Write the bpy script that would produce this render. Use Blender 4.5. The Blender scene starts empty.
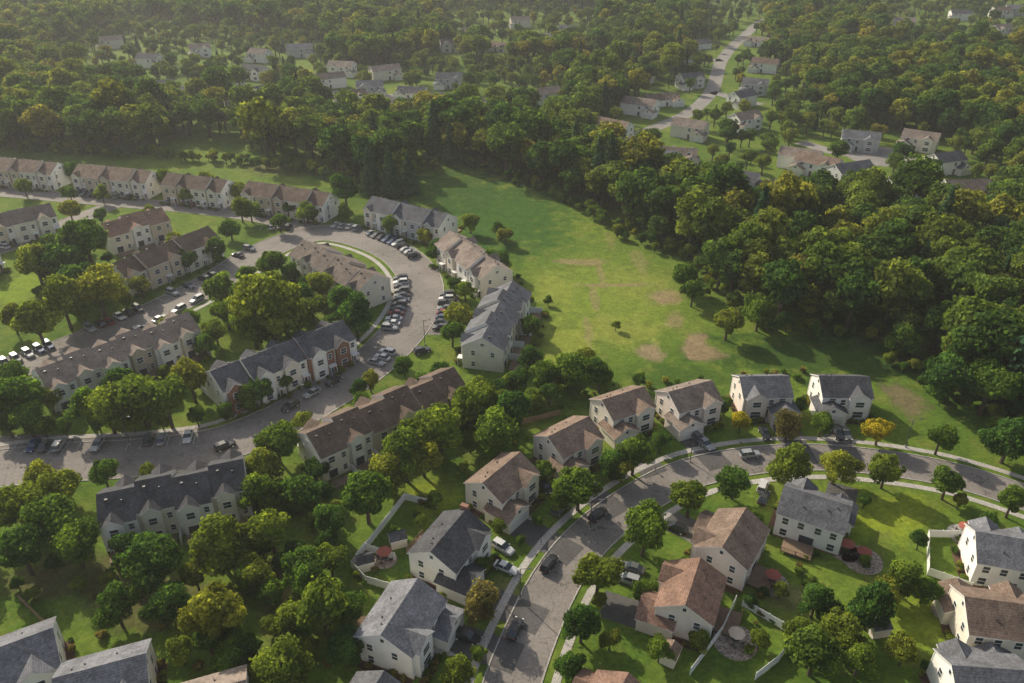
import bpy, math, random
import numpy as np
from mathutils import Vector, Matrix
random.seed(7); RS=np.random.RandomState(7)
scene=bpy.context.scene
# ---------------------------------------------------------------- site survey
CH=108.0; F=790.0; TH=math.atan(471/790.0)
cT,sT=math.cos(TH),math.sin(TH)
def S(u,v,z=0.0):
    """surveyed sighting -> site coordinates in metres at height z"""
    dx=(u-512)/F; dv=(v-341.5)/F
    t=(CH-z)/(sT+dv*cT)
    return (dx*t,(cT-dv*sT)*t)
def pxm(u,v,z=0): return F*(sT+(v-341.5)/F*cT)/(CH-z)
# ---------------------------------------------------------------- materials
def nt(m):
    m.use_nodes=True; t=m.node_tree; t.nodes.clear(); return t
def N(t,typ,**k):
    n=t.nodes.new(typ)
    for a,b in k.items(): setattr(n,a,b)
    return n
def mixc(t,fac,a,b,bt='MIX'):
    n=t.nodes.new('ShaderNodeMix'); n.data_type='RGBA'; n.blend_type=bt; n.clamp_factor=True
    for s,x in ((n.inputs[0],fac),(n.inputs[6],a),(n.inputs[7],b)):
        if hasattr(x,'is_output'): t.links.new(x,s)
        elif isinstance(x,(int,float)): s.default_value=x
        else: s.default_value=(x[0],x[1],x[2],1)
    return n.outputs[2]
def mth(t,op,a,b=0.0,c=None,clamp=False):
    n=t.nodes.new('ShaderNodeMath'); n.operation=op; n.use_clamp=clamp
    for i,x in enumerate((a,b,c)):
        if x is None: continue
        if hasattr(x,'is_output'): t.links.new(x,n.inputs[i])
        else: n.inputs[i].default_value=x
    return n.outputs[0]
def noise(t,vec,scale,detail=4,rough=.6):
    n=N(t,'ShaderNodeTexNoise'); n.inputs['Scale'].default_value=scale; n.inputs['Detail'].default_value=detail
    n.inputs['Roughness'].default_value=rough
    t.links.new(vec,n.inputs['Vector']); return n.outputs['Fac']
def sstep(t,x,a,b):
    n=t.nodes.new('ShaderNodeMapRange'); n.interpolation_type='SMOOTHSTEP'
    t.links.new(x,n.inputs[0]); n.inputs[1].default_value=a; n.inputs[2].default_value=b
    return n.outputs[0]
def out(t,col,rough=.8,spec=.3,bump=None,metal=0):
    p=N(t,'ShaderNodeBsdfPrincipled'); o=N(t,'ShaderNodeOutputMaterial')
    if hasattr(col,'is_output'): t.links.new(col,p.inputs['Base Color'])
    else: p.inputs['Base Color'].default_value=(*col,1)
    p.inputs['Roughness'].default_value=rough; p.inputs['Specular IOR Level'].default_value=spec
    p.inputs['Metallic'].default_value=metal
    if bump is not None:
        b=N(t,'ShaderNodeBump'); b.inputs['Strength'].default_value=bump[1]; b.inputs['Distance'].default_value=bump[2]
        t.links.new(bump[0],b.inputs['Height']); t.links.new(b.outputs[0],p.inputs['Normal'])
    t.links.new(p.outputs[0],o.inputs[0]); return p
def simple(name,c,c2=None,scale=1.0,rough=.8,spec=.3,metal=0,fine=None):
    m=bpy.data.materials.new(name); t=nt(m); g=N(t,'ShaderNodeNewGeometry').outputs['Position']
    if c2 is None: c2=tuple(x*.8 for x in c)
    col=mixc(t,sstep(t,noise(t,g,scale),.3,.7),c,c2)
    if fine: col=mixc(t,fine[1],col,mixc(t,sstep(t,noise(t,g,fine[0],2),.35,.65),(0,0,0),(1,1,1)),'OVERLAY')
    out(t,col,rough,spec,metal=metal); return m
def roofmat(name,c):
    m=bpy.data.materials.new(name); t=nt(m); g=N(t,'ShaderNodeNewGeometry').outputs['Position']
    oi=N(t,'ShaderNodeObjectInfo')
    a=mixc(t,sstep(t,noise(t,g,.35,5),.3,.7),tuple(x*.74 for x in c),tuple(x*1.2 for x in c))
    v=N(t,'ShaderNodeTexVoronoi'); v.inputs['Scale'].default_value=3.2; t.links.new(g,v.inputs['Vector'])
    bw=N(t,'ShaderNodeRGBToBW'); t.links.new(v.outputs['Color'],bw.inputs[0])
    a=mixc(t,.4,a,bw.outputs[0],'SOFT_LIGHT')
    w=N(t,'ShaderNodeTexWave'); w.bands_direction='Z'; w.inputs['Scale'].default_value=1.6; w.inputs['Distortion'].default_value=.6
    t.links.new(g,w.inputs['Vector'])
    a=mixc(t,.28,a,mixc(t,w.outputs['Fac'],(.25,.25,.25),(.75,.75,.75)),'SOFT_LIGHT')
    br=mth(t,'MULTIPLY_ADD',oi.outputs['Random'],.5,.7)
    vm=N(t,'ShaderNodeVectorMath'); vm.operation='SCALE'; t.links.new(a,vm.inputs[0]); t.links.new(br,vm.inputs['Scale'])
    out(t,vm.outputs[0],.9,.2,(noise(t,g,6,3),.4,.05)); return m
R_BROWN=roofmat('roof_brown',(.18,.13,.10)); R_GRAY=roofmat('roof_gray',(.145,.147,.16)); R_DARK=roofmat('roof_dark',(.085,.086,.095)); R_TAN=roofmat('roof_tan',(.23,.185,.155)); R_RUST=roofmat('roof_rust',(.22,.135,.10))
W_WHITE=simple('siding_white',(.86,.83,.78),(.79,.76,.72),.5); W_CREAM=simple('siding_cream',(.80,.73,.62),(.72,.65,.55),.5)
W_PINK=simple('siding_blush',(.80,.71,.64),(.72,.63,.57),.5); W_TAN=simple('siding_tan',(.60,.50,.38),(.53,.44,.34),.5)
W_GREY=simple('siding_grey',(.54,.54,.54),(.48,.48,.48),.5); W_BRICK=simple('brick',(.31,.16,.11),(.24,.12,.085),2.5)
TRIM=simple('white_trim',(.84,.82,.79),(.78,.76,.73),1); GLASS=simple('window_glass',(.03,.04,.05),(.055,.07,.085),.7,.12,.6)
DOOR=simple('door_paint',(.18,.05,.04),(.06,.08,.11),.08,.5); GDOOR=simple('garage_door_paint',(.74,.73,.7),(.66,.65,.62),.4)
CONC=simple('concrete',(.46,.43,.39),(.37,.35,.32),.35,.9,fine=(3,.2)); WOOD=simple('deck_wood',(.28,.19,.13),(.2,.14,.09),.8)
STONE=simple('patio_stone',(.38,.31,.26),(.27,.22,.18),1.3,fine=(2.5,.4)); VINYL=simple('white_vinyl',(.84,.83,.81),(.78,.77,.75),.5,.5)
METAL=simple('dark_metal',(.06,.06,.065),(.09,.09,.09),2,.5); PAINT=simple('road_paint',(.65,.65,.62),(.4,.4,.39),1.2)
MULCH=simple('mulch',(.12,.07,.045),(.07,.042,.026),.8,.95); BARK=simple('bark',(.11,.085,.06),(.07,.05,.038),2,.95)
CLOTH=simple('umbrella_cloth',(.35,.10,.07),(.28,.08,.06),.5)
def asphalt(name,c):
    m=bpy.data.materials.new(name); t=nt(m); g=N(t,'ShaderNodeNewGeometry').outputs['Position']
    a=mixc(t,sstep(t,noise(t,g,.09,6),.3,.7),tuple(x*.82 for x in c),tuple(x*1.15 for x in c))
    a=mixc(t,.35,a,mixc(t,sstep(t,noise(t,g,1.6,4),.3,.7),(.3,.3,.3),(.7,.7,.7)),'OVERLAY')
    v=N(t,'ShaderNodeTexVoronoi'); v.feature='DISTANCE_TO_EDGE'; v.inputs['Scale'].default_value=.16; 
    d=N(t,'ShaderNodeTexNoise'); d.inputs['Scale'].default_value=.5; t.links.new(g,d.inputs['Vector'])
    va=N(t,'ShaderNodeVectorMath'); va.operation='MULTIPLY_ADD'; t.links.new(d.outputs['Color'],va.inputs[0]); va.inputs[1].default_value=(4,4,4); t.links.new(g,va.inputs[2])
    t.links.new(va.outputs[0],v.inputs['Vector'])
    a=mixc(t,mth(t,'MULTIPLY',mth(t,'SUBTRACT',1.0,sstep(t,v.outputs['Distance'],.0,.018)),.6),a,(.04,.04,.04))
    out(t,a,.85,.3,(noise(t,g,20,2),.3,.02)); return m
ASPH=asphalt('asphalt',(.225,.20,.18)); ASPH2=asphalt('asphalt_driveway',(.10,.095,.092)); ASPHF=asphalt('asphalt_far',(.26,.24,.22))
def leafmat(name,ramp,transl=.45):
    m=bpy.data.materials.new(name); t=nt(m)
    at=N(t,'ShaderNodeAttribute',attribute_name='tint'); oi=N(t,'ShaderNodeObjectInfo')
    cr=N(t,'ShaderNodeValToRGB'); t.links.new(oi.outputs['Random'],cr.inputs[0])
    e=cr.color_ramp.elements
    while len(e)<len(ramp): e.new(.5)
    for i,(p,c) in enumerate(ramp): e[i].position=p; e[i].color=(*c,1)
    sc=N(t,'ShaderNodeVectorMath'); sc.operation='SCALE'; t.links.new(cr.outputs[0],sc.inputs[0]); t.links.new(at.outputs['Fac'],sc.inputs['Scale'])
    warm=mixc(t,sstep(t,at.outputs['Fac'],1.0,1.5),sc.outputs[0],mixc(t,1.0,sc.outputs[0],(1.2,1.08,.8),'MULTIPLY'))
    d=N(t,'ShaderNodeBsdfDiffuse'); tr=N(t,'ShaderNodeBsdfTranslucent'); mx=N(t,'ShaderNodeMixShader'); mx.inputs[0].default_value=transl
    t.links.new(warm,d.inputs[0]); t.links.new(mixc(t,1.0,warm,(1.5,1.5,.7),'MULTIPLY'),tr.inputs[0])
    t.links.new(d.outputs[0],mx.inputs[1]); t.links.new(tr.outputs[0],mx.inputs[2])
    o=N(t,'ShaderNodeOutputMaterial'); t.links.new(mx.outputs[0],o.inputs[0]); return m
L_GREEN=leafmat('leaves_green',[(0,(.06,.13,.035)),(.3,(.10,.18,.035)),(.6,(.145,.21,.038)),(.85,(.19,.235,.04)),(1,(.24,.255,.045))])
L_FOREST=leafmat('leaves_forest',[(0,(.05,.105,.035)),(.3,(.09,.155,.04)),(.65,(.135,.19,.045)),(.9,(.185,.215,.05)),(1,(.24,.225,.055))])
L_YEL=leafmat('leaves_yellow',[(0,(.42,.36,.035)),(1,(.38,.36,.035))]); L_OLIVE=leafmat('leaves_olive',[(0,(.20,.18,.07)),(1,(.18,.165,.06))])
L_PINE=leafmat('needles',[(0,(.035,.08,.04)),(1,(.06,.105,.045))],.15)
# ---------------------------------------------------------------- mesh builder
class MB:
    def __init__(s): s.v=[];s.f=[];s.m=[]
    def add(s,vs,fs,m=0):
        o=len(s.v); s.v+=[tuple(x) for x in vs]
        for i,f in enumerate(fs): s.f.append([o+k for k in f]); s.m.append(m[i] if isinstance(m,(list,tuple)) else m)
    def box(s,cx,cy,z0,z1,lx,ly,m=0,ang=0.0):
        c,d=math.cos(ang),math.sin(ang); P=[]
        for z in (z0,z1):
            for a,b in ((-1,-1),(1,-1),(1,1),(-1,1)):
                x=a*lx/2;y=b*ly/2; P.append((cx+x*c-y*d,cy+x*d+y*c,z))
        s.add(P,[(3,2,1,0),(4,5,6,7),(0,1,5,4),(1,2,6,5),(2,3,7,6),(3,0,4,7)],m)
    def cyl(s,p,q,r0,r1,n=8,m=0):
        p=Vector(p);q=Vector(q);d=(q-p).normalized(); a=d.orthogonal().normalized(); b=d.cross(a); P=[]
        for c,r in ((p,r0),(q,r1)):
            for i in range(n):
                t=2*math.pi*i/n; P.append(c+(a*math.cos(t)+b*math.sin(t))*r)
        s.add(P,[(i,(i+1)%n,n+(i+1)%n,n+i) for i in range(n)]+[tuple(range(n-1,-1,-1)),tuple(range(n,2*n))],m)
    def mesh(s,name,mats):
        me=bpy.data.meshes.new(name); me.from_pydata(s.v,[],s.f); 
        for x in mats: me.materials.append(x)
        me.polygons.foreach_set('material_index',s.m); me.update(); return me
    def obj(s,name,mats,parent=None):
        o=bpy.data.objects.new(name,s.mesh(name,mats)); scene.collection.objects.link(o)
        if parent: o.parent=parent
        return o
def empty(name,x,y,rz,z=0):
    o=bpy.data.objects.new(name,None); o.location=(x,y,z); o.rotation_euler=(0,0,rz); o.empty_display_size=.5
    scene.collection.objects.link(o); return o
# ---------------------------------------------------------------- ground
def ground():
    m=bpy.data.materials.new('grass_ground'); t=nt(m); g=N(t,'ShaderNodeNewGeometry').outputs['Position']
    big=noise(t,g,.022,5,.65); mid=noise(t,g,.14,5,.65); fine=noise(t,g,1.3,4,.7); md2=noise(t,g,.38,4,.7)
    col=mixc(t,sstep(t,big,.32,.68),(.075,.14,.02),(.14,.20,.028))
    col=mixc(t,mth(t,'MULTIPLY',sstep(t,mid,.48,.72),.7),col,(.18,.195,.042))
    col=mixc(t,mth(t,'MULTIPLY',sstep(t,mid,.5,.28),.65),col,(.042,.085,.015))
    sx=N(t,'ShaderNodeSeparateXYZ'); t.links.new(g,sx.inputs[0])
    def patch(col,u,v,rx,ry,c,st=1.0,z=0):
        x,y=S(u,v)
        a=mth(t,'DIVIDE',mth(t,'SUBTRACT',sx.outputs[0],x),rx); b=mth(t,'DIVIDE',mth(t,'SUBTRACT',sx.outputs[1],y),ry)
        d=mth(t,'SQRT',mth(t,'ADD',mth(t,'MULTIPLY',a,a),mth(t,'MULTIPLY',b,b)))
        d=mth(t,'ADD',d,mth(t,'MULTIPLY',mth(t,'SUBTRACT',mid,.5),2.6))
        return mixc(t,mth(t,'MULTIPLY',sstep(t,d,1.15,.45),st),col,c)
    for a in ((600,300,22,36,(.17,.23,.035),.85),(560,345,12,16,(.23,.27,.045),.8),(640,285,14,16,(.20,.235,.045),.7),(620,330,12,10,(.24,.26,.055),.6),(555,290,7,14,(.24,.27,.05),.6),(500,215,30,42,(.045,.105,.018),.9),(455,190,24,30,(.04,.09,.016),.8),  # last two, dark green: treeline shade painted into the upper meadow's colour
              (820,355,34,14,(.035,.075,.015),.85),(690,380,20,10,(.05,.095,.018),.7),(870,515,12,8,(.24,.30,.028),.8),(930,620,14,8,(.21,.27,.03),.7),(15,290,14,16,(.20,.28,.028),.8),(900,510,10,6,(.23,.28,.028),.7),(430,495,7,7,(.24,.29,.028),.7),  # first, dark green: tree shade painted into the grass at the meadow's lower right
              (650,352,4,5,(.26,.20,.12),.9),(697,346,3.5,9,(.25,.185,.11),.95),(705,352,6,4,(.23,.175,.10),.8),(664,297,6,5,(.26,.20,.11),.9),(583,262,9,3,(.25,.20,.10),.85),(615,285,13,1.6,(.25,.20,.10),.8),(595,300,1.6,12,(.24,.21,.09),.7),(588,330,1.4,10,(.24,.21,.09),.7),(600,272,1.6,12,(.24,.2,.09),.7),(640,262,3,10,(.22,.2,.08),.6),(675,320,3,7,(.24,.19,.1),.7),(610,240,2,10,(.2,.19,.07),.6),
              (905,400,5,8,(.17,.13,.08),.8),(300,168,26,10,(.15,.13,.06),.7),(285,590,3,14,(.20,.17,.07),.8),(505,595,3,5,(.22,.2,.08),.6),(795,600,6,4,(.21,.19,.08),.7),(150,600,14,6,(.12,.10,.05),.7),(70,575,16,6,(.12,.10,.05),.7),(230,520,9,6,(.12,.10,.05),.6)):
        col=patch(col,*a)
    col=mixc(t,.5,col,mixc(t,sstep(t,md2,.25,.75),(.28,.28,.28),(.72,.7,.66)),'OVERLAY')
    col=mixc(t,.5,col,mixc(t,sstep(t,fine,.25,.75),(.25,.25,.25),(.75,.75,.75)),'OVERLAY')
    out(t,col,.95,.05,(fine,.6,.2))
    mb=MB(); mb.add([(-4000,-1500,0),(4000,-1500,0),(4000,6000,0),(-4000,6000,0)],[(0,1,2,3)]); mb.obj('ground',[m])
ground()
# ---------------------------------------------------------------- roads
def smooth(P,step=3.0):
    P=[np.array(p,float) for p in P]; P=[2*P[0]-P[1]]+P+[2*P[-1]-P[-2]]; O=[]
    for i in range(1,len(P)-2):
        n=max(2,int(np.linalg.norm(P[i+1]-P[i])/step))
        for k in range(n):
            t=k/n; a,b,c,d=P[i-1:i+3]
            O.append(.5*((2*b)+(c-a)*t+(2*a-5*b+4*c-d)*t*t+(3*b-a-3*c+d)*t**3))
    O.append(P[-2]); return np.array(O)
def normals(C):
    T=np.gradient(C,axis=0); T/=np.linalg.norm(T,axis=1)[:,None]; return np.stack([-T[:,1],T[:,0]],1)
def ribbon(mb,C,o1,o2,z0,z1,m=0):
    n=normals(C); A=C+n*o1; B=C+n*o2; k=len(C); V=[]
    for i in range(k): V+= [(A[i,0],A[i,1],z1),(B[i,0],B[i,1],z1),(A[i,0],A[i,1],z0),(B[i,0],B[i,1],z0)]
    Fc=[]
    for i in range(k-1):
        a=4*i;b=a+4
        Fc.append((a+1,a,b,b+1) )
        if z1-z0>.05: Fc+=[(a,a+2,b+2,b),(a+3,a+1,b+1,b+3)]
    mb.add(V,Fc,m)
ROADPTS=[]
def road(name,pts,w,z=.02,mat=ASPH,kerb=True,walk=0,trim=(0,0),world=False):
    C=smooth([S(*p) if not world else p for p in pts]); ROADPTS.append((C,w/2+ (3 if walk else .5)))
    mb=MB(); ribbon(mb,C,-w/2,w/2,z,z); mb.obj(name,[mat])
    K=C[trim[0]:len(C)-trim[1]]
    if kerb:
        mb=MB()
        for s in (-1,1): ribbon(mb,K,s*w/2,s*(w/2+.22),0,.13)
        mb.obj('kerb',[CONC])
    if walk:
        mb=MB()
        for s in ((-1,1) if walk==2 else (1,)): ribbon(mb,K,s*(w/2+1.5),s*(w/2+2.9),.0,.05)
        mb.obj('sidewalk',[CONC])
    return C
R1=road('street',[(498,735),(512,683),(532,630),(556,580),(585,542),(625,508),(680,477),(740,462),(800,457),(860,460),(930,470),(985,484),(1060,510)],8.6,walk=2)
R2=road('parking_loop_road',[(-90,482),(0,468),(60,462),(130,458),(210,447),(270,425),(320,398),(365,368),(400,335),(419,303),(419,277),(397,253),(360,238),(325,233),(290,240),(255,256),(215,281),(170,305),(110,331),(50,355),(-50,388)],13,walk=1)
road('upper_road',[(-90,188),(0,192),(60,197),(130,203),(200,209),(260,217),(325,231)],9,z=.028,trim=(0,6))
road('side_road',[(118,203),(70,222),(20,242),(-60,268)],9,z=.036,trim=(4,0))
mb=MB(); C=smooth([S(-90,455),S(0,447),(S(60,446)),S(130,443),S(205,436)]); ribbon(mb,C,-4,4,.012,.012); mb.obj('parking_lot',[ASPH]); ROADPTS.append((C,5))
mb=MB(); C=smooth([S(447,292),S(446,310),S(440,335)]); ribbon(mb,C,-3.5,3.5,.012,.012); mb.obj('parking_bay',[ASPH]); ROADPTS.append((C,4))
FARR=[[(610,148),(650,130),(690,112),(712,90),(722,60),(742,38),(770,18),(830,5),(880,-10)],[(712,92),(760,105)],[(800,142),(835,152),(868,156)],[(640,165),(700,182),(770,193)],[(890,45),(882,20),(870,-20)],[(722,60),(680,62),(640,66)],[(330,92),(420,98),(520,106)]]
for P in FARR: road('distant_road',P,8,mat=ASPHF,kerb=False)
mb=MB(); cx,cy=S(880,156); mb.add([(cx+15*math.cos(a*.2618),cy+15*math.sin(a*.2618),.03) for a in range(24)],[tuple(range(24))]); mb.obj('cul_de_sac',[ASPHF])
# ---------------------------------------------------------------- building parts
def gable(wb,rb,cx,cy,L,W,he,pitch=28,axis='x',oh=.4,ohe=.3,wm=0,rm=0,tm=1,z0=0):
    """L along ridge, W across. rb: slot rm=shingle, tm=trim"""
    T=(lambda a,c:(cx+a,cy+c)) if axis=='x' else (lambda a,c:(cx+c,cy+a))
    tp=math.tan(math.radians(pitch)); hr=he+W/2*tp; P=[]
    for a in (-L/2,L/2):
        for c,z in ((-W/2,z0),(W/2,z0),(W/2,he),(0,hr),(-W/2,he)): P.append((*T(a,c),z))
    f=[(0,1,2,3,4),(9,8,7,6,5),(1,6,7,2),(5,0,4,9)]
    wb.add(P,f,wm)
    for s in (-1,1):
        Q=[]
        for dz in (.2,.03):
            for a in (-L/2-ohe,L/2+ohe): Q.append((*T(a,0),hr+dz))
            for a in (L/2+ohe,-L/2-ohe): Q.append((*T(a,s*(W/2+oh)),he-oh*tp+dz))
        rb.add(Q,[(0,1,2,3),(7,6,5,4),(0,4,5,1),(1,5,6,2),(2,6,7,3),(3,7,4,0)],[rm,tm,rm,tm,tm,tm])
    return hr
def win(tb,x,y,z,nx,ny,w,h,rail=True,trim=0,glass=1,gd=.08):
    a=math.atan2(ny,nx)+math.pi/2
    tb.box(x+nx*.025,y+ny*.025,z-h/2-.12,z+h/2+.12,w+.26,.06,trim,a)
    tb.box(x+nx*.04,y+ny*.04,z-h/2,z+h/2,w,gd,glass,a)
    if rail: tb.box(x+nx*.045,y+ny*.045,z-.05,z+.05,w-.01,.1,trim,a)
HOUSES=[]; SHRUBS=[]
def detached(u,v,front,L=11.5,W=9.2,roof=R_BROWN,wall=W_CREAM,gar=1,dl=9,name='suburban_house',deck=True,gh=3.0,he=5.7,cross=True,chim=False,far=False,z=4):
    x,y=S(u,v,z) ; rz=math.radians(front-90)
    E=empty(name,x,y,rz); HOUSES.append((x,y,9)); c,s=math.cos(rz),math.sin(rz)
    wb,rb,tb=MB(),MB(),MB()
    hr=gable(wb,rb,0,0,L,W,he,29,'x')
    gx=gar*(L/2-1.9); gy=W/2-.3
    gable(wb,rb,gx,gy,6.0,6.2,gh,28,'y',wm=0)
    gf=gy+3.0
    if cross: gable(wb,rb,-gar*L*.24,W/2-1.6,5.0,4.4,he+.02,34,'y',oh=.3)
    if not far:
        wb.box(0,0,0,.35,L+.06,W+.06,1)
    cf=W/2+.9
    if cross:
        win(tb,-gar*L*.24,cf,1.6,0,1,2.2,1.5); win(tb,-gar*L*.24,cf,4.3,0,1,1.8,1.3)
    win(tb,gar*L*.08,W/2,4.3,0,1,1.0,1.3); win(tb,gar*L*.30,W/2,4.9,0,1,1.3,1.0)
    win(tb,gar*L*.07,W/2,1.2,0,1,1.1,2.2,False,0,2); 
    for k in (-1.4,1.4): win(tb,gx+k,gf,1.25,0,1,2.4,2.2,False,0,3)
    win(tb,gx,gf,3.6,0,1,.7,.6,False)
    for xx in (-L*.36,-L*.12,L*.14,L*.37): win(tb,xx,-W/2,4.3,0,-1,1.05,1.35)
    for xx in (-L*.36,L*.37): win(tb,xx,-W/2,1.6,0,-1,1.2,1.4)
    win(tb,0,-W/2,1.25,0,-1,2.6,2.1,False)
    for sx in (-1,1):
        for yy,zz in ((-W*.25,4.3),(W*.2,4.3),(-W*.25,1.6)): win(tb,sx*L/2,yy,zz,sx,0,.95,1.35)
        win(tb,sx*L/2,0,he+1.3,sx,0,.6,.7,False)
    for xx,yy in ((L*.2,-W*.2),(-L*.15,-W*.28),(L*.33,-W*.12)):
        zz=he+(W/2-abs(yy))*math.tan(math.radians(29)); rb.box(xx,yy,zz,zz+.5,.2,.2,2)
    if chim: wb.box(-gar*(L/2+.45),-.5,0,hr+.7,.85,1.5,1)
    wb.obj('walls',[wall,W_BRICK],E); rb.obj('roof',[roof,TRIM,METAL],E); tb.obj('windows_and_doors',[TRIM,GLASS,DOOR,GDOOR],E)
    if not far:
        cb=MB()
        for a in (-1,1):
            for b in (-1,1): cb.box(a*(L/2),b*(W/2),.36,he-.2,.16,.16,0)
        cb.obj('corner_boards',[TRIM],E)
        if deck:
            db=MB(); db.box(gar*-1.0,-W/2-2.0,.45,.6,5.4,3.9); 
            for a in (-3.6,-1.0,1.6): db.box(a+ (0 if gar>0 else 2),-W/2-3.8,0,1.5,.14,.14)
            db.box(gar*-1.0,-W/2-3.85,1.38,1.48,5.4,.1); 
            for k in range(18): db.box(gar*-1.0-2.6+k*.305,-W/2-3.85,.6,1.4,.05,.05)
            db.obj('deck',[WOOD],E)
        st=MB(); st.box(gar*L*.07,W/2+1.0,0,.3,2.0,1.9); st.obj('front_steps',[CONC],E)
        def W2(a,b): return (x+a*c-b*s,y+a*s+b*c)
        if dl>0:
            d=MB(); q=[W2(gx-2.9,gf+.02),W2(gx+2.9,gf+.02),W2(gx+2.9,gf+dl+2),W2(gx-2.9,gf+dl+2)]
            d.add([(*p,.045) for p in q],[(0,1,2,3)]); d.obj('driveway',[ASPH2])
            d=MB(); q=[W2(gx-gar*3.0,gf+1.6),W2(gx-gar*3.0,gf+2.8),W2(gar*L*.07+.6,W/2+2.9),W2(gar*L*.07-.6,W/2+1.9)]
            d.add([(*p,.05) for p in q],[(0,1,2,3)]); d.obj('front_path',[CONC])
        d=MB()
        for (a0,b0,a1,b1) in ((-gar*L*.5,W/2+.9,-gar*.3,W/2+2.4),(-L/2-1.3,-W/2,-L/2-.05,W/2),(L/2+.05,-W/2,L/2+1.2,W/2)):
            q=[W2(a0,b0),W2(a1,b0),W2(a1,b1),W2(a0,b1)]; d.add([(*p,.03) for p in q],[(0,1,2,3)])
        d.obj('mulch_bed',[MULCH])
        for k in range(9): 
            a=-gar*(L*.46-k*.75); b=W/2+1.5+random.random()*.5
            if abs(a-gar*L*.07)>1.4 and a*gar<L/2-5: SHRUBS.append((*W2(a,b),random.uniform(.5,.95)))
        for k in range(8): SHRUBS.append((*W2(random.choice((-1,1))*(L/2+.8),random.uniform(-W/2,W/2)),random.uniform(.4,1.0)))
        for k in range(5): SHRUBS.append((*W2(random.uniform(-L,L),-W/2-random.uniform(5,10)),random.uniform(.5,1.3)))
    return E
D=detached
D(622,409,-62,11,9,R_BROWN,W_CREAM,1,9)
D(688,402,-66,11.3,9.2,R_TAN,W_PINK,1,9)
D(761,392,-88,11,9.2,R_GRAY,W_PINK,-1,12)
D(840,392,-92,11,9.2,R_DARK,W_WHITE,1,13)
D(568,443,-52,11,9.2,R_BROWN,W_PINK,1,10)
D(502,484,-38,11.3,9,R_BROWN,W_CREAM,1,11)
D(450,548,-28,11.5,9.4,R_DARK,W_WHITE,1,11,chim=True)
D(402,625,-22,11.6,9.8,R_GRAY,W_WHITE,-1,9)
D(813,514,62,11.6,9.4,R_GRAY,W_WHITE,1,7)
D(731,545,146,11.3,9.2,R_BROWN,W_PINK,1,5)
D(690,599,156,10.5,9,R_RUST,W_PINK,-1,5)
D(1005,556,75,11.5,9.4,R_GRAY,W_WHITE,1,0)
D(996,621,80,11.5,9.6,R_BROWN,W_CREAM,-1,0)
D(985,688,85,11.5,9.6,R_GRAY,W_WHITE,1,0)
D(16,665,-60,12,10,R_GRAY,W_WHITE,1,0)
D(108,686,-70,12,10,R_GRAY,W_CREAM,1,0)
D(206,712,-70,12,9,R_TAN,W_WHITE,1,0)
D(368,720,-22,10,9,R_GRAY,W_WHITE,1,0)
D(612,720,150,10,9,R_RUST,W_PINK,1,0)
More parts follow.
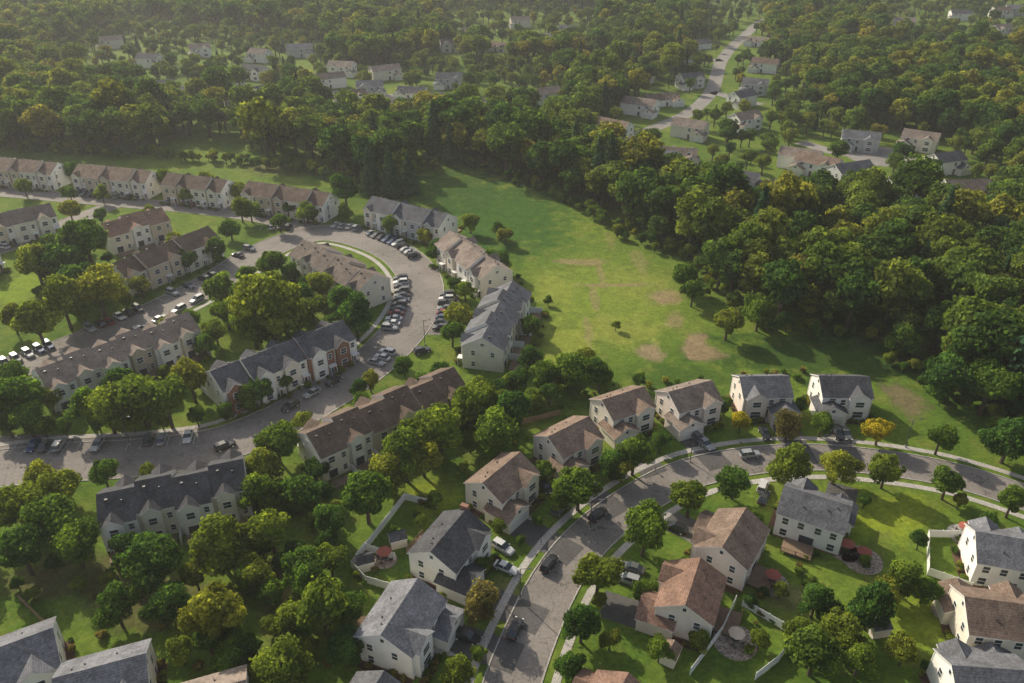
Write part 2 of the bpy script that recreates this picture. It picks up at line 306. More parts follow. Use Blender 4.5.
# ---------------------------------------------------------------- townhouses
def town(p,q,side,roof,walls,depth=10.5,uw=6.6,he=6.3,zr=9.4,name='townhouse_row',gab=1):
    x1,y1=S(*p,zr);x2,y2=S(*q,zr); Lt=math.hypot(x2-x1,y2-y1); ang=math.atan2(y2-y1,x2-x1)
    if side<0: x1,y1,x2,y2=x2,y2,x1,y1; ang+=math.pi
    n=max(2,round(Lt/uw)); w=Lt/n; E=empty(name,(x1+x2)/2,(y1+y2)/2,ang)
    for k in range(n):
        t=(k+.5)/n; HOUSES.append((x1+(x2-x1)*t,y1+(y2-y1)*t,8))
    wb,rb,tb,db=MB(),MB(),MB(),MB()
    offs=[0,.9,.2,1.1,-.1,.8]; hs=[0,.5,.15,.6,.05,.4]
    for k in range(n):
        cx=-Lt/2+w*(k+.5); oy=offs[k%6]; h=he+hs[k%6]; wm=k%len(walls)
        gable(wb,rb,cx,oy,w-.02,depth,h,30,'x',oh=.4,ohe=.02,wm=wm)
        f=oy+depth/2; b=oy-depth/2
        if gab and k%2==0 or gab==2: gable(wb,rb,cx+w*.12,f-1.8,5.4,w*.52,h+.05,38,'y',oh=.25,wm=(wm+1)%len(walls)); fx=f+.9
        else: fx=f
        if k%2==1 or gab==2: gable(wb,rb,cx-w*.12,b+1.6,5.0,w*.5,h+.04,36,'y',oh=.25,wm=wm); bx=b-.9
        else: bx=b
        for xx in (cx-w*.0+w*.12,): win(tb,xx,fx,4.8,0,1,1.5,1.35); win(tb,xx,fx,1.6,0,1,1.5,1.5)
        win(tb,cx-w*.33,f,1.15,0,1,1.0,2.1,False,0,2); win(tb,cx-w*.33,f,4.8,0,1,.85,1.3)
        db.box(cx-w*.33,f+.75,2.45,2.6,1.9,1.5,1); 
        for q2 in (-.8,.8): db.box(cx-w*.33+q2,f+1.35,0,2.45,.12,.12,1)
        win(tb,cx-w*.12,bx,4.8,0,-1,1.4,1.35); win(tb,cx-w*.12,bx,1.3,0,-1,1.9,2.0,False); win(tb,cx+w*.32,b,4.8,0,-1,.85,1.2); win(tb,cx+w*.32,b,1.7,0,-1,.85,1.2)
        db.box(cx,b-2.3,.3,.42,w*.75,2.6,0); db.box(cx+w/2,b-1.8,0,1.9,.1,3.4,2)
        zz=h+(depth/2-2)*.577; rb.box(cx+1,oy-2,zz,zz+.6,.25,.25,2); rb.box(cx-1.6,oy-1.4,zz,zz+.9,.5,.4,2)
        def W2(a,bb): return ((x1+x2)/2+a*math.cos(ang)-bb*math.sin(ang),(y1+y2)/2+a*math.sin(ang)+bb*math.cos(ang))
        for _ in range(4): SHRUBS.append((*W2(cx+random.uniform(-.4,.5)*w,f+1.6+random.random()),random.uniform(.5,1.1)))
        for _ in range(2): SHRUBS.append((*W2(cx+random.uniform(-.4,.5)*w,b-4.3-2*random.random()),random.uniform(.6,1.4)))
    for sx in (-1,1):
        k=0 if sx<0 else n-1; oy=offs[k%6]
        for yy,zz in ((-2.6,4.8),(2.4,4.8),(2.4,1.6),(0,7.4)): win(tb,sx*(Lt/2-.01),oy+yy,zz,sx,0,.9,1.2 if zz<7 else .7)
    wb.obj('walls',walls,E); rb.obj('roof',[roof,TRIM,METAL],E); tb.obj('windows_and_doors',[TRIM,GLASS,DOOR],E); db.obj('porches_and_decks',[WOOD,TRIM,VINYL],E)
A=[W_WHITE,W_CREAM,W_WHITE,W_TAN]; B=[W_CREAM,W_WHITE,W_TAN]; Cc=[W_WHITE,W_GREY,W_CREAM]; Ab=[W_WHITE,W_BRICK,W_WHITE,W_CREAM]
town((-60,152),(58,163),-1,R_BROWN,A); town((78,164),(152,171),-1,R_BROWN,A); town((170,173),(228,180),-1,R_BROWN,A); town((248,181),(330,193),-1,R_BROWN,A)
town((372,196),(448,214),-1,R_GRAY,Cc); town((453,232),(497,266),-1,R_TAN,B); town((512,281),(482,338),-1,R_GRAY,B,gab=1)
town((303,240),(372,277),1,R_TAN,A); town((210,372),(343,320),-1,R_DARK,Ab,gab=2); town((35,370),(190,314),1,R_TAN,A,gab=2)
town((112,264),(208,226),-1,R_BROWN,A); town((100,224),(162,208),1,R_RUST,B); town((-40,222),(50,203),-1,R_TAN,A)
town((306,434),(456,370),1,R_BROWN,B); town((96,495),(244,465),1,R_DARK,[W_WHITE,W_CREAM],gab=2)
town((-60,262),(-20,240),-1,R_TAN,A)
# ---------------------------------------------------------------- distant houses
def inpoly(x,y,P):
    r=np.zeros(np.shape(x),bool); n=len(P)
    for i in range(n):
        x1,y1=P[i];x2,y2=P[(i+1)%n]
        if y1==y2: continue
        c=((y1>y)!=(y2>y))&(x<(x2-x1)*(y-y1)/(y2-y1)+x1); r^=c
    return r
def WP(P): return [S(*p) for p in P]
SUB=[WP(p) for p in ([(590,125),(640,105),(700,60),(690,-20),(770,-20),(765,80),(830,120),(960,145),(1010,200),(900,205),(780,208),(720,200),(620,170)],
  [(300,75),(430,62),(560,72),(575,112),(480,118),(400,122),(320,112)],[(40,62),(130,22),(330,42),(335,84),(180,104)],[(430,8),(600,8),(600,50),(450,50)],[(860,-10),(1060,-10),(1060,50),(900,60)])]
RFS=[R_BROWN,R_GRAY,R_TAN,R_DARK,R_TAN]; WLS=[W_WHITE,W_CREAM,W_WHITE,W_GREY,W_WHITE]
FH0=len(HOUSES)
for i,(u,v) in enumerate([(505,99),(370,88),(396,106),(412,90),(342,68),(350,94),(450,80),(470,100),(270,88),(305,80),(230,78),(190,90),(110,42),(150,60),(200,50),(500,45),(540,36),(470,30),(570,28),(640,106),(613,128),(655,158),(678,152),(742,98),(745,120),(662,97),(755,86),(690,128),(735,180),(800,158),(818,165),(850,172),(775,186),(945,162),(965,190),(905,185),(860,140),(920,140),(700,42),(760,40),(765,65),(690,80),(905,20),(960,15),(1000,30),(930,45),(1015,10),(640,75),(600,60),(260,55),(80,75),(300,50),(385,72),(430,100),(545,95),(240,96),(160,84),(120,70),(255,72),(330,80),(1000,12),(980,40),(520,22),(450,45)]):
    D(u,v,random.choice((-90,-70,-110,-60,-120))+random.uniform(-10,10),random.uniform(13,18),9,RFS[i%5],WLS[(i*3)%5],random.choice((-1,1)),0,far=True,he=random.choice((3.4,5.6,5.6)),gh=2.9,cross=random.random()<.5)
# ---------------------------------------------------------------- trees
def cards(P,Nn,s,rng,asp=1.0):
    n=len(P); Nn=Nn/np.linalg.norm(Nn,axis=1)[:,None]
    r=rng.normal(size=(n,3)); T=np.cross(Nn,r); T/=np.linalg.norm(T,axis=1)[:,None]; Bt=np.cross(Nn,T)
    sz=s*rng.uniform(.5,1.35,(n,1)); V=np.zeros((n,4,3))
    for i,(a,b) in enumerate(((-1,-.35),(.3,-1),(1,.35),(-.3,1))):
        V[:,i]=P+T*a*sz*.5*rng.uniform(.7,1.3,(n,1))*asp+Bt*b*sz*.5*rng.uniform(.7,1.3,(n,1))+Nn*rng.uniform(-.15,.15,(n,1))*sz
    return V.reshape(-1,3)
def treemesh(name,seed,R,H,n,s,leaf,kind='d',cb=.2):
    rng=np.random.RandomState(seed); mb=MB(); lean=rng.uniform(-.3,.3,2)
    if kind=='d':
        hz=H*(1-cb)/2; c=np.array([lean[0],lean[1],H-hz])
        mb.cyl((0,0,-.1),(lean[0]*.5,lean[1]*.5,H*.3),.035*H,.026*H,8); mb.cyl((lean[0]*.5,lean[1]*.5,H*.3),(lean[0],lean[1],H*.75),.026*H,.01*H,8)
        K=rng.randint(18,32); d=rng.normal(size=(K,3)); d[:,2]=d[:,2]*.9+.15; d/=np.linalg.norm(d,axis=1)[:,None]
        st=np.array([1,1,1])*rng.uniform(.74,1.2,3)
        taper=1-rng.uniform(.05,.5)*np.clip(d[:,2:3],0,1)
        L=c+d*np.array([R*.7,R*.7,hz*.75])*rng.uniform(.6,1.15,(K,1))*st*taper; r=R*rng.uniform(.14,.38,K)
        L=np.vstack([L,c]); r=np.append(r,min(R,hz)*.62); K+=1
        for i in range(6): mb.cyl((lean[0]*.6,lean[1]*.6,H*(.25+.06*i)),tuple(L[i]),.013*H,.004*H,5)
        lt=rng.uniform(.66,1.34,K); w=r**2/np.sum(r**2)
        I=rng.choice(K,n*3,p=w); dd=rng.normal(size=(n*3,3)); dd/=np.linalg.norm(dd,axis=1)[:,None]
        rr=rng.uniform(.7,1.12,n*3)+np.where(rng.uniform(size=n*3)<.12,rng.uniform(.0,.35,n*3),0)
        P=L[I]+dd*(r[I]*rr)[:,None]*np.array([1,1,.8])
        keep=np.ones(n*3,bool)
        for j in range(K):
            q=np.linalg.norm((P-L[j])/np.array([1,1,.8]),axis=1); keep&=~((q<r[j]*.72)&(I!=j))
        keep|=rng.uniform(size=n*3)<.04
        P=P[keep][:n]; dd=dd[keep][:n]; I=I[keep][:n]
        Nn=dd*.8+(P-c)/R*.35+rng.normal(size=P.shape)*.5
        tint=lt[I]*rng.uniform(.65,1.35,len(P))
        V=cards(P,Nn,s,rng)
    else:
        mb.cyl((0,0,-.1),(0,0,H*.95),.02*H,.004*H,7)
        z=.06+ .94*(1-np.sqrt(rng.uniform(0,1,n))) ; tier=(z*11+rng.uniform(-.1,.1,n))%1
        rad=R*(1-z)**.85*(.55+.45*(1-tier))*rng.uniform(.6,1.08,n)+.08; th=rng.uniform(0,2*math.pi,n)
        rad*=1+.18*np.sin(th*5+z*20)
        P=np.stack([rad*np.cos(th),rad*np.sin(th),z*H],1)
        Nn=np.stack([np.cos(th)*.6,np.sin(th)*.6,np.full(n,.7)],1)+rng.normal(size=(n,3))*.35
        tint=rng.uniform(.65,1.35,n); V=cards(P,Nn,s,rng)
    o=len(mb.v); nf=len(V)//4
    nv=o+len(V)
    mb.m=[0]*len(mb.f)+[1]*nf; mb.v+=V.tolist(); mb.f+=[[o+4*i,o+4*i+1,o+4*i+2,o+4*i+3] for i in range(nf)]
    me=mb.mesh(name,[BARK,leaf]); a=me.attributes.new('tint','FLOAT','POINT')
    tv=np.ones(nv,np.float32); tv[o:]=np.repeat(tint,4); a.data.foreach_set('value',tv); return me
NEAR=[treemesh('shade_tree_crown',10+i,4.6,10,4400,.46,L_GREEN,cb=.16) for i in range(8)]
YEL=treemesh('yellow_tree_crown',30,4.6,10,3600,.5,L_YEL,cb=.16); OLV=treemesh('olive_tree_crown',31,4.6,9,3800,.5,L_OLIVE,cb=.12)
PINE=[treemesh('pine_crown',40+i,3.0,10,3200,.5,L_PINE,'c') for i in range(2)]
FOR=[treemesh('forest_tree_crown',50+i,5.1+.4*(i%4),15+i%4,1800,.84,L_FOREST,cb=.3) for i in range(8)]
FPINE=[treemesh('forest_pine_crown',60,3.8,17,1500,.8,L_PINE,'c')]
SHR=[treemesh('shrub_crown',70+i,1.0,1.5,420,.28,L_GREEN if i else L_OLIVE,cb=0) for i in range(3)]
def coll(name,meshes,on):
    c=bpy.data.collections.new(name)
    for i,me in enumerate(meshes): c.objects.link(bpy.data.objects.new(on+'_%02d'%i,me))
    return c
CF=coll('forest_tree_kinds',FOR+FPINE,'forest_tree'); CS=coll('shrub_kinds',SHR,'shrub'); CN=coll('yard_tree_kinds',NEAR,'yard_tree')
def scatter(name,X,Y,SC,IDX,col):
    n=len(X); me=bpy.data.meshes.new(name); me.vertices.add(n)
    co=np.zeros((n,3),np.float32); co[:,0]=X;co[:,1]=Y; me.vertices.foreach_set('co',co.ravel())
    for nm,ty,val in (('rz','FLOAT',RS.uniform(0,6.28,n).astype(np.float32)),('sc','FLOAT',np.asarray(SC,np.float32)),('kd','INT',np.asarray(IDX,np.int32))):
        me.attributes.new(nm,ty,'POINT').data.foreach_set('value',val)
    ob=bpy.data.objects.new(name,me); scene.collection.objects.link(ob)
    g=bpy.data.node_groups.new(name+'_nodes','GeometryNodeTree')
    g.interface.new_socket('Geometry',in_out='INPUT',socket_type='NodeSocketGeometry'); g.interface.new_socket('Geometry',in_out='OUTPUT',socket_type='NodeSocketGeometry')
    nn=g.nodes.new; gi=nn('NodeGroupInput'); go=nn('NodeGroupOutput'); ip=nn('GeometryNodeInstanceOnPoints'); ci=nn('GeometryNodeCollectionInfo')
    ci.inputs['Collection'].default_value=col; ci.inputs['Separate Children'].default_value=True; ci.inputs['Reset Children'].default_value=True
    ip.inputs['Pick Instance'].default_value=True
    def na(nm,ty): a=nn('GeometryNodeInputNamedAttribute'); a.data_type=ty; a.inputs['Name'].default_value=nm; return a.outputs['Attribute']
    cx=nn('ShaderNodeCombineXYZ'); er=nn('FunctionNodeEulerToRotation'); lk=g.links.new
    lk(na('rz','FLOAT'),cx.inputs[2]); lk(cx.outputs[0],er.inputs[0]); lk(er.outputs[0],ip.inputs['Rotation'])
    lk(na('sc','FLOAT'),ip.inputs['Scale']); lk(na('kd','INT'),ip.inputs['Instance Index'])
    lk(gi.outputs[0],ip.inputs['Points']); lk(ci.outputs[0],ip.inputs['Instance']); lk(ip.outputs[0],go.inputs[0])
    md=ob.modifiers.new('scatter','NODES'); md.node_group=g; return ob
EDGE=[(-250,150),(0,150),(80,154),(160,158),(240,166),(330,178),(385,184),(440,165),(490,172),(560,198),(605,222),(650,246),(690,262),(722,300),(790,333),(860,338),(900,362),(935,392),(965,405),(1024,435),(1120,470)]
FP=WP(EDGE)+[(330,150),(900,700),(900,1180),(-900,1180),(-700,500),(-500,345)]
CLR=[WP(p) for p in ([(150,158),(175,140),(240,136),(258,160),(225,172)],[(262,172),(275,158),(325,160),(345,185),(330,190)],[(395,190),(405,172),(440,160),(460,180)])]
def cand(x0,x1,y0,y1,sp):
    gx,gy=np.meshgrid(np.arange(x0,x1,sp),np.arange(y0,y1,sp)); X=gx.ravel()+RS.uniform(-.45,.45,gx.size)*sp; Y=gy.ravel()+RS.uniform(-.45,.45,gx.size)*sp; return X,Y
def clear(X,Y,rp=0,hp=0):
    k=np.ones(len(X),bool)
    for C,w in ROADPTS:
        for i in range(0,len(C),2): k&=(X-C[i,0])**2+(Y-C[i,1])**2>(w+rp)**2
    for hx,hy,r in HOUSES: k&=(X-hx)**2+(Y-hy)**2>(r+hp)**2
    return k
X,Y=cand(-720,720,130,640,7.6); X2,Y2=cand(-800,800,640,1160,9.6)
X=np.append(X,X2);Y=np.append(Y,Y2); k=inpoly(X,Y,FP)&(np.abs(X)<Y*.78+70); X=X[k];Y=Y[k]
insub=np.zeros(len(X),bool)
for P in SUB: insub|=inpoly(X,Y,P)
k=~(insub&(RS.uniform(size=len(X))<.42))
for P in CLR: k&=~inpoly(X,Y,P)
k&=clear(X,Y,2,3)
for C,w in ROADPTS[6:7]+ROADPTS[8:10]:
    for i in range(0,len(C),2):
        if C[i,1]<620: k&=~((np.abs(X-C[i,0])<5)&(Y<C[i,1])&(Y>C[i,1]-20)&insub)
for hx,hy,r in HOUSES[FH0:]:
    gp=26 if hy<430 else 46
    k&=~((np.abs(X-hx*(.97))<10)&(Y<hy)&(Y>hy-gp)&(RS.uniform(size=len(X))<.88))
X=X[k];Y=Y[k];insub=insub[k]
sc=np.clip(RS.normal(1.0,.18,len(X)),.6,1.45)*np.where(insub,.62,1.0); sc*=np.where((Y>640)&~insub,1.1,1)
EC=smooth(WP(EDGE),6); ed=np.full(len(X),1e9)
for p in EC: ed=np.minimum(ed,(X-p[0])**2+(Y-p[1])**2)
sc*=np.where(ed<35**2,1.15,1)
# species grow in loose stands: pick the kind from slowly varying fields
fld=(np.sin(X*.031+1.3*np.sin(Y*.019))+np.cos(Y*.027+X*.012)+RS.normal(0,.9,len(X)))
kd=np.clip(((fld+2.4)/4.8*8).astype(int),0,7)
scatter('forest',X,Y,sc,np.where(RS.uniform(size=len(X))<.05,8,kd),CF)
NF=len(X)
ex=[];ey=[]
C=smooth(WP(EDGE),4)
for p in C:
    for _ in range(2): ex.append(p[0]+random.uniform(-4,4)); ey.append(p[1]+random.uniform(-3,5))
ex=np.array(ex);ey=np.array(ey); k=clear(ex,ey,0,0); ex=ex[k];ey=ey[k]
scatter('woodland_edge_understory',ex,ey,RS.uniform(.3,.62,len(ex)),RS.randint(0,8,len(ex)),CN)
sx=np.array([s[0] for s in SHRUBS]); sy=np.array([s[1] for s in SHRUBS]); scatter('garden_shrubs',sx,sy,[s[2] for s in SHRUBS],RS.randint(0,3,len(sx)),CS)
TREES=[(741,421,26,'y'),(792,427,36,'o'),(880,431,32,'y'),(822,424,26),(941,437,34),(790,466,46),(837,466,42),(887,469,40),(948,482,42),(735,481,44),(690,498,46),(645,530,55),(598,575,50),(582,622,50),(568,668,38),
(579,487,54),(640,455,46),(613,463,36),(660,440,26),(628,470,34),(481,600,46,'o'),(458,672,36),(545,372,32),(572,372,44),(600,374,36),(585,360,32),(512,412,48),(497,432,52),(518,380,30),(531,357,26),(440,428,62),(466,405,46),(404,455,60),(386,470,48),(366,497,64),(480,395,38),(423,455,44),
(219,545,62),(270,530,50),(145,565,62),(128,545,40),(50,520,62),(22,550,56),(75,545,50),(276,440,50),(262,470,44),(250,490,44),(300,495,44),(212,612,72),(281,665,66),(322,605,68),(345,650,46),(308,572,50),(115,606,46),(172,600,50),(15,505,52),(103,473,34),(60,487,48),(147,471,22),(40,475,32),(330,560,38),(290,620,46),(235,650,38),(350,605,34),(255,575,40),(180,650,36),(195,575,36),(330,520,40),(315,470,30),
(872,607,52),(816,600,44),(846,630,46),(815,655,58),(905,576,46),(1013,500,38),(925,590,30),(885,590,36),(800,630,36),(860,660,44),(905,650,40),(920,540,22),
(140,398,62),(190,378,46),(107,408,56),(165,400,52),(118,385,40),(85,405,44),(268,305,72),(285,318,60),(252,322,50),(300,297,36),(222,290,36),(226,312,34),(355,315,44),(340,300,36),(332,325,26),(270,264,32),(290,272,26),(85,240,50),(62,262,46),(100,290,58),(62,300,50),(35,262,44),(78,282,46),(20,335,46),(18,395,52),(22,420,46),(50,398,30),(8,375,36),(150,216,22),(225,248,26),(60,212,22),(345,190,38),(310,216,24),(240,207,26),(378,228,22),(490,262,30),(436,250,22),(465,290,24),(460,318,36),(452,332,28),(404,364,24),(366,378,26),(266,394,34),(505,235,18),(499,229,16),(616,325,11),(686,276,30),(693,291,28),(905,340,38),(728,322,36),(950,377,58),(990,385,58),(1010,440,52),(975,350,60),(370,168,26,'p'),(390,172,26,'p'),(408,172,22,'p'),(335,148,28),(35,130,26),
(760,310,38),(548,300,10),(175,240,22),(250,210,22),(280,222,22),(205,178,20),(160,178,22),(64,172,20),(238,190,20),(345,212,18),(205,345,30),(215,330,28),(12,318,30),(130,300,24),(440,372,28),(425,382,24),(400,395,26),(345,385,22),(130,432,20),(60,432,20),(10,430,28),(225,420,22),(290,385,20),(520,540,12),(537,520,14),(655,590,20),(730,520,24),(640,590,26),(757,520,20),(865,560,16),(960,500,20),
(320,285,30),(312,308,34),(235,300,34),(245,275,24),(180,258,24),(140,285,28),(190,318,26),(168,325,22),(90,318,26),(330,345,22),(250,400,26),(300,420,24),(360,400,22),(195,420,24),(160,428,20),(95,430,22),(35,432,22),(70,190,18),(110,192,18),(180,196,18),(30,185,18),(290,205,20),(230,228,24),(100,215,20),(470,222,20),(425,235,18),(500,262,24),(522,300,22),(528,325,24),(455,285,20),(530,400,30),(550,392,28),(640,380,18),(725,405,20),(800,405,18),(560,500,24),(545,470,26),(470,560,22),(500,525,20),(440,600,22),(435,500,20),(420,520,16),(700,640,26),(660,650,30),(760,640,24),(780,590,20),(750,600,18),(865,500,18),(990,520,20),(610,640,24),(600,600,20),(495,655,22)]
TREES+=[(1060,520,50),(1080,600,60),(-40,540,60),(-60,440,50),(-50,320,50),(-60,640,60)]
cnt=0
for i,T in enumerate(TREES):
    u,v,d=T[:3]; kd=T[3] if len(T)>3 else 'd'
    D_=d/pxm(u,v,4); 
    if kd=='p': h=D_*1.9; me=PINE[i%2]; k=D_/6.0; kz=h/10; nm='pine_tree'
    elif kd=='y': me=YEL; k=D_/9.2; kz=k*1.05; nm='yellow_autumn_tree'
    elif kd=='o': me=OLV; k=D_/9.2; kz=k; nm='shade_tree'
    else: me=NEAR[i%8]; k=D_/9.2; kz=k*random.uniform(.92,1.15) if D_>6 else k*1.1; nm='shade_tree' if D_>5 else 'young_tree'
    h=10*kz; x,y=S(u,v,.52*h)
    for hx,hy,r in HOUSES:
        q=math.hypot(x-hx,y-hy); need=r*.72
        if q<need: x=hx+(x-hx)/max(q,.1)*need; y=hy+(y-hy)/max(q,.1)*need
    for C,w in ROADPTS[:6]:
        dd=np.hypot(C[:,0]-x,C[:,1]-y); j=int(dd.argmin()); need=w-1.2
        if dd[j]<need: x=C[j,0]+(x-C[j,0])/max(dd[j],.1)*need; y=C[j,1]+(y-C[j,1])/max(dd[j],.1)*need
    o=bpy.data.objects.new(nm,me); o.location=(x,y,0); o.rotation_euler=(0,0,random.uniform(0,6.28)); o.scale=(k*random.uniform(.88,1.12),k*random.uniform(.88,1.12),kz); scene.collection.objects.link(o); cnt+=1
bx=[];by=[];bs=[]
for P,sp,a,b in (([(245,470),(330,470),(350,560),(330,683),(240,690),(200,640),(260,560)],5.5,.35,.75),([(455,400),(560,385),(520,440),(470,455)],5,.4,.65),([(545,385),(620,372),(625,385),(560,400)],4,.4,.6),([(0,560),(90,560),(180,600),(60,610),(0,600)],6,.25,.5),([(90,392),(200,372),(200,395),(100,420)],5,.4,.6),([(30,240),(110,240),(110,300),(40,310)],6,.4,.7),([(235,290),(310,290),(300,335),(235,335)],5,.4,.7),([(0,385),(40,385),(40,440),(0,440)],6,.35,.6),([(340,145),(430,160),(400,180),(340,180)],7,.6,.9)):
    Q=WP(P); xs=[q[0] for q in Q]; ys=[q[1] for q in Q]; X,Y=cand(min(xs),max(xs),min(ys),max(ys),sp); k=inpoly(X,Y,Q)&clear(X,Y,1,-1); bx+=list(X[k]);by+=list(Y[k]);bs+=list(RS.uniform(a,b,k.sum()))
scatter('thicket',np.array(bx),np.array(by),bs,RS.randint(0,8,len(bx)),CN)
# ---------------------------------------------------------------- cars
def carmesh(name,kind,paint):
    mb=MB(); L=4.7; suv=kind=='suv'; zt=.92 if not suv else 1.05; zb=.28
    sec=[(-2.35,.62,.45,zt-.28),(-2.25,.82,.32,zt-.06),(-1.6,.9,.28,zt),(-.6,.92,.28,zt+.02),(.8,.92,.28,zt),(1.55,.9,.28,zt-.1),(2.15,.8,.32,zt-.22),(2.35,.6,.42,zt-.38)]
    V=[];Fs=[]
    for x,w,a,b in sec: V+=[(x,-w*.92,a),(x,-w,(a+b)/2),(x,-w*.9,b-.05),(x,-w*.72,b),(x,w*.72,b),(x,w*.9,b-.05),(x,w,(a+b)/2),(x,w*.92,a)]
    for i in range(len(sec)-1):
        for j in range(8): k=(j+1)%8; Fs.append((8*i+j,8*i+k,8*i+8+k,8*i+8+j))
    Fs+=[tuple(range(7,-1,-1)),tuple(range(8*7,8*8))]; mb.add(V,Fs,0)
    zr=1.45 if not suv else 1.74; xr=(-2.2 if suv else -1.85); 
    b=[(xr,.8),(1.0,.8)]; tp=[(xr+(.3 if suv else .75),.62),(.15,.62)]; V=[]
    for (x,w) in b: V+=[(x,-w,zt-.02),(x,w,zt-.02)]
    for (x,w) in tp: V+=[(x,-w,zr-.06),(x,w,zr-.06)]
    mb.add(V,[(0,4,5,1),(3,7,6,2),(0,2,6,4),(1,5,7,3)],1)
    x0,x1=tp[0][0],tp[1][0]
    mb.box((x0+x1)/2,0,zr-.06,zr,x1-x0+.04,1.28,0)
    for px in (x0+.95,): 
        for s in (-1,1): mb.box(px,s*.715,zt,zr-.06,.1,.14,0)
    for x in (-1.4,1.4):
        for s in (-1,1):
            mb.cyl((x,s*.70,.33),(x,s*.94,.33),.335,.335,14,2); mb.cyl((x,s*.93,.33),(x,s*.955,.33),.2,.18,10,3)
    for s in (-1,1):
        mb.box(2.2,s*.6,.55,.68,.22,.34,3); mb.box(-2.28,s*.62,.68,.82,.14,.3,4); mb.box(.75,s*.98,zt,zt+.13,.15,.18,0)
    return mb.mesh(name,[paint,GLASS,METAL,TRIM,CARRED])
def paintm(n,c,metal=.1):
    m=bpy.data.materials.new(n); t=nt(m); g=N(t,'ShaderNodeNewGeometry').outputs['Position']; p=out(t,mixc(t,noise(t,g,.8),c,tuple(x*.88 for x in c)),.4,.4,metal=metal); p.inputs['Coat Weight'].default_value=.3; p.inputs['Coat Roughness'].default_value=.12; return m
CARRED=paintm('tail_light_red',(.3,.02,.02))
CM=[]
for n,c in (('white',(.62,.62,.61)),('silver',(.34,.35,.36)),('black',(.022,.022,.025)),('grey',(.12,.125,.13)),('red',(.26,.025,.02)),('blue',(.03,.06,.16)),('charcoal',(.045,.047,.05)),('darkblue',(.02,.03,.06))):
    p=paintm('car_paint_'+n,c)
    CM.append(carmesh('car_sedan',  'sedan',p)); CM.append(carmesh('car_suv','suv',p))
WT=[3,3,3,3,2,3,2,2,1,1,1,1,2,2,1,1]
def car(x,y,a,i=None):
    o=bpy.data.objects.new('parked_car',CM[random.choices(range(16),WT)[0] if i is None else i]); o.location=(x,y,.03); o.rotation_euler=(0,0,a); scene.collection.objects.link(o)
lines=MB()
def row(P,mode='perp',fill=.8):
    C=smooth([S(*p) for p in P],.5); d=np.append(0,np.cumsum(np.hypot(*np.diff(C,axis=0).T))); sp=2.8 if mode=='perp' else 6.6
    n=int(d[-1]/sp)
    for i in range(n+1):
        s=i*sp; x=np.interp(s,d,C[:,0]); y=np.interp(s,d,C[:,1]); x2=np.interp(s+.6,d,C[:,0]); y2=np.interp(s+.6,d,C[:,1])
        if s+.6>d[-1]: x2,y2=2*x-np.interp(s-.6,d,C[:,0]),2*y-np.interp(s-.6,d,C[:,1])
        a=math.atan2(y2-y,x2-x)
        if mode=='perp':
            lx=x-math.cos(a)*sp/2; ly=y-math.sin(a)*sp/2; lines.box(lx,ly,.03,.05,.12,5.0,0,a)
        if random.random()<fill: car(x+random.uniform(-.15,.15),y+random.uniform(-.3,.3),a+(math.pi/2 if mode=='perp' else 0)+random.choice((0,math.pi))+random.uniform(-.03,.03))
row([(401,280),(401,300),(392,325),(380,345)],fill=.88); row([(447,296),(445,312),(440,332)],fill=.92); row([(336,226),(362,230)],fill=.85); row([(372,234),(400,246),(415,258)],fill=.8)
row([(5,365),(60,343)],fill=.8); row([(90,330),(140,310)],fill=.9); row([(165,298),(215,275)],fill=.6); row([(20,448),(105,446)],fill=.7); row([(135,443),(205,436)],fill=.65)
row([(20,385),(60,366)],'par',.7); row([(120,342),(200,300)],'par',.6); row([(225,263),(250,250)],fill=.7)
row([(60,193),(140,199)],fill=.65); row([(170,202),(245,210)],fill=.65); row([(5,248),(45,232)],fill=.75); row([(20,232),(45,222)],'par',.7); row([(265,228),(300,228)],fill=.6)
row([(290,408),(350,374)],'par',.7); row([(376,364),(392,350)],fill=.9); row([(422,352),(430,350)],'par',1); row([(225,448),(270,430)],'par',.5)
lines.obj('parking_lines',[PAINT])
def heading(C,x,y):
    j=int(np.hypot(C[:,0]-x,C[:,1]-y).argmin()); j=min(max(j,1),len(C)-2); return math.atan2(C[j+1,1]-C[j-1,1],C[j+1,0]-C[j-1,0])
for u,v,i in ((515,628,4),(549,563,5),(598,514,5),(750,454,3),(560,508,7)):
    x,y=S(u,v,.7); car(x,y,heading(R1,x,y),i)
for u,v,a,i in ((503,547,-38,1),(506,567,-28,0),(467,636,-22,5),(763,486,62,1),(764,497,62,12),(676,527,146,5),(632,567,156,6),(628,579,156,3),(699,439,-66,7),(765,433,-88,4),(846,433,-92,6),(838,433,-92,5),(706,443,-66,2),(632,446,-60,15),(545,486,-50,4),(1008,560,70,9)):
    x,y=S(u,v,.7); car(x,y,math.radians(a),i)
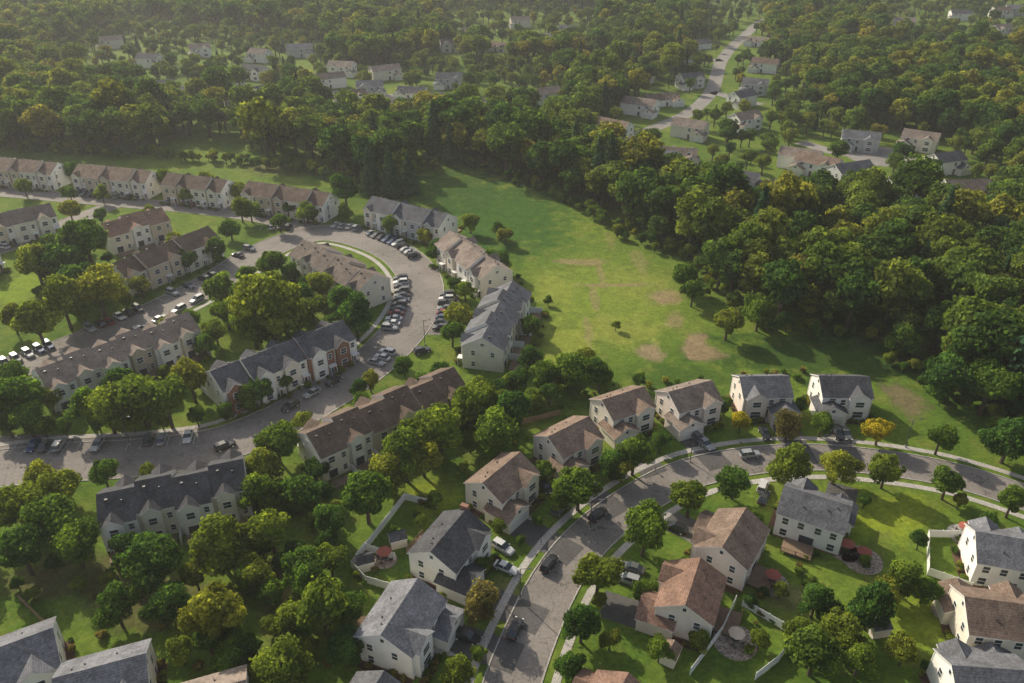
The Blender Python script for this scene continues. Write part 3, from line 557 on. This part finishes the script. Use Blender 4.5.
# ---------------------------------------------------------------- fences, patios, furniture
def fence(P,h=1.8,mat=VINYL,name='vinyl_fence'):
    mb=MB(); Q=[S(*p) for p in P]
    for (x1,y1),(x2,y2) in zip(Q,Q[1:]):
        L=math.hypot(x2-x1,y2-y1); a=math.atan2(y2-y1,x2-x1); n=max(1,round(L/2.4))
        for i in range(n+1): t=i/n; mb.box(x1+(x2-x1)*t,y1+(y2-y1)*t,0,h+.12,.15,.15,0,a)
        for i in range(n): t=(i+.5)/n; mb.box(x1+(x2-x1)*t,y1+(y2-y1)*t,.08,h,L/n-.16,.06,0,a)
    mb.obj(name,[mat])
fence([(437,508),(405,500),(352,568),(366,583),(410,596)]); fence([(690,675),(722,632),(735,603)]); fence([(742,606),(795,637),(778,662),(755,680)]); fence([(968,538),(927,537),(927,575),(970,590)])
fence([(352,568),(365,550),(395,560)]); fence([(500,430),(560,415)],1.5,WOOD,'wood_fence'); fence([(20,600),(60,640)],1.5,WOOD,'wood_fence')
def patio(u,v,r,mat,name='stone_patio'):
    x,y=S(u,v); mb=MB(); n=28; V=[(x+r*math.cos(2*math.pi*i/n),y+r*math.sin(2*math.pi*i/n),.09) for i in range(n)]; V0=[(a,b,0) for a,b,_ in V]
    mb.add(V+V0,[tuple(range(n))]+[(i,i+n,(i+1)%n+n,(i+1)%n) for i in range(n)]); mb.obj(name,[mat])
    E=empty('patio_table_set',x,y,random.random(),.09); t=MB(); t.cyl((0,0,.68),(0,0,.74),.65,.65,16); t.cyl((0,0,0),(0,0,2.4),.04,.03,6); t.obj('table',[METAL],E)
    um=MB(); um.add([(0,0,2.6)]+[(1.4*math.cos(i*math.pi/4),1.4*math.sin(i*math.pi/4),2.1) for i in range(8)],[(0,1+i,1+(i+1)%8) for i in range(8)]); um.obj('umbrella',[CLOTH if random.random()<.35 else W_TAN],E)
    ch=MB()
    for k in range(4):
        a=k*math.pi/2+.6; cx,cy=1.25*math.cos(a),1.25*math.sin(a); ch.box(cx,cy,.4,.46,.45,.45,0,a); ch.box(cx+.22*math.cos(a),cy+.22*math.sin(a),.46,.95,.05,.45,0,a)
        for s in (-.2,.2):
            for q in (-.2,.2): ch.box(cx+s*math.cos(a)-q*math.sin(a),cy+s*math.sin(a)+q*math.cos(a),0,.4,.04,.04,0,a)
    ch.obj('chairs',[METAL],E)
for a in ((735,642,3.6,STONE),(771,583,3.0,STONE),(862,560,3.6,STONE),(845,552,2.6,STONE),(963,535,2.8,CONC),(385,560,2.2,STONE),(945,612,2.2,STONE)): patio(*a)
def shed(u,v,a,roof=R_DARK):
    x,y=S(u,v,1); E=empty('garden_shed',x,y,math.radians(a)); wb,rb,tb=MB(),MB(),MB(); gable(wb,rb,0,0,3,2.4,2,30,'x',oh=.2,ohe=.15); win(tb,0,1.2,1,0,1,1.2,1.7,False); wb.obj('walls',[W_CREAM],E); rb.obj('roof',[roof,TRIM],E); tb.obj('door',[TRIM,WOOD],E)
shed(365,563,20); shed(398,540,20); shed(878,628,10,R_GRAY); shed(670,655,60,R_BROWN); shed(950,600,5)
def lamp(u,v,h=7.5):
    x,y=S(u,v); m=MB(); m.cyl((x,y,0),(x,y,h),.11,.07,8); m.cyl((x,y,h-.05),(x+1.4,y,h+.15),.05,.04,6); m.box(x+1.6,y,h+.08,h+.22,.7,.3,0); m.cyl((x,y,0),(x,y,.5),.2,.2,8,2); m.obj('street_lamp',[METAL,TRIM,CONC])
for u,v in ((905,447),(590,530),(690,462),(425,345),(385,232),(300,412),(130,445),(215,270),(100,320),(330,222),(520,600),(60,190)): lamp(u,v)
def mailbox(u,v):
    x,y=S(u,v); m=MB(); m.box(x,y,0,1.05,.1,.1); m.box(x,y,1.05,1.3,.25,.5,1); m.obj('mailbox',[WOOD,METAL])
for u,v in ((541,545),(507,610),(655,472),(740,447),(850,447)): mailbox(u,v)
# ---------------------------------------------------------------- light, haze, camera
EL=math.radians(31); AZ=math.radians(-40)
w=bpy.data.worlds.new('World'); scene.world=w; w.use_nodes=True; t=w.node_tree; t.nodes.clear()
sk=t.nodes.new('ShaderNodeTexSky'); sk.sky_type='NISHITA'; sk.sun_disc=False; sk.sun_elevation=EL; sk.sun_rotation=AZ; sk.air_density=1.0; sk.dust_density=3.0
hs=t.nodes.new('ShaderNodeHueSaturation'); hs.inputs['Saturation'].default_value=.65; t.links.new(sk.outputs[0],hs.inputs['Color'])
bg=t.nodes.new('ShaderNodeBackground'); bg.inputs[1].default_value=.135; ow=t.nodes.new('ShaderNodeOutputWorld'); t.links.new(hs.outputs[0],bg.inputs[0]); t.links.new(bg.outputs[0],ow.inputs[0])
sl=bpy.data.lights.new('sun','SUN'); sl.energy=5.0; sl.angle=math.radians(.5); sl.color=(1,.90,.71); so=bpy.data.objects.new('sun',sl); scene.collection.objects.link(so)
dv=Vector((math.sin(AZ)*math.cos(EL),math.cos(AZ)*math.cos(EL),math.sin(EL))); so.rotation_euler=dv.to_track_quat('Z','Y').to_euler(); so.location=dv*300
hm=bpy.data.materials.new('atmospheric_haze'); t=nt(hm); vs=N(t,'ShaderNodeVolumeScatter'); vs.inputs['Density'].default_value=.0003; vs.inputs['Anisotropy'].default_value=.3; vs.inputs['Color'].default_value=(.97,.98,1,1)
o=N(t,'ShaderNodeOutputMaterial'); t.links.new(vs.outputs[0],o.inputs['Volume'])
mb=MB(); mb.box(0,1180,-2,60,3600,2600); hz=mb.obj('haze',[hm])
cam=bpy.data.cameras.new('camera'); cam.lens=F/1024*36; cam.sensor_width=36; cam.clip_end=9000; cam.clip_start=.5
co=bpy.data.objects.new('camera',cam); co.location=(0,0,CH); co.rotation_euler=(math.pi/2-TH,0,0); scene.collection.objects.link(co); scene.camera=co
scene.view_settings.view_transform='Standard'; scene.view_settings.look='None'; scene.view_settings.exposure=0
print('forest',NF,'trees',cnt)
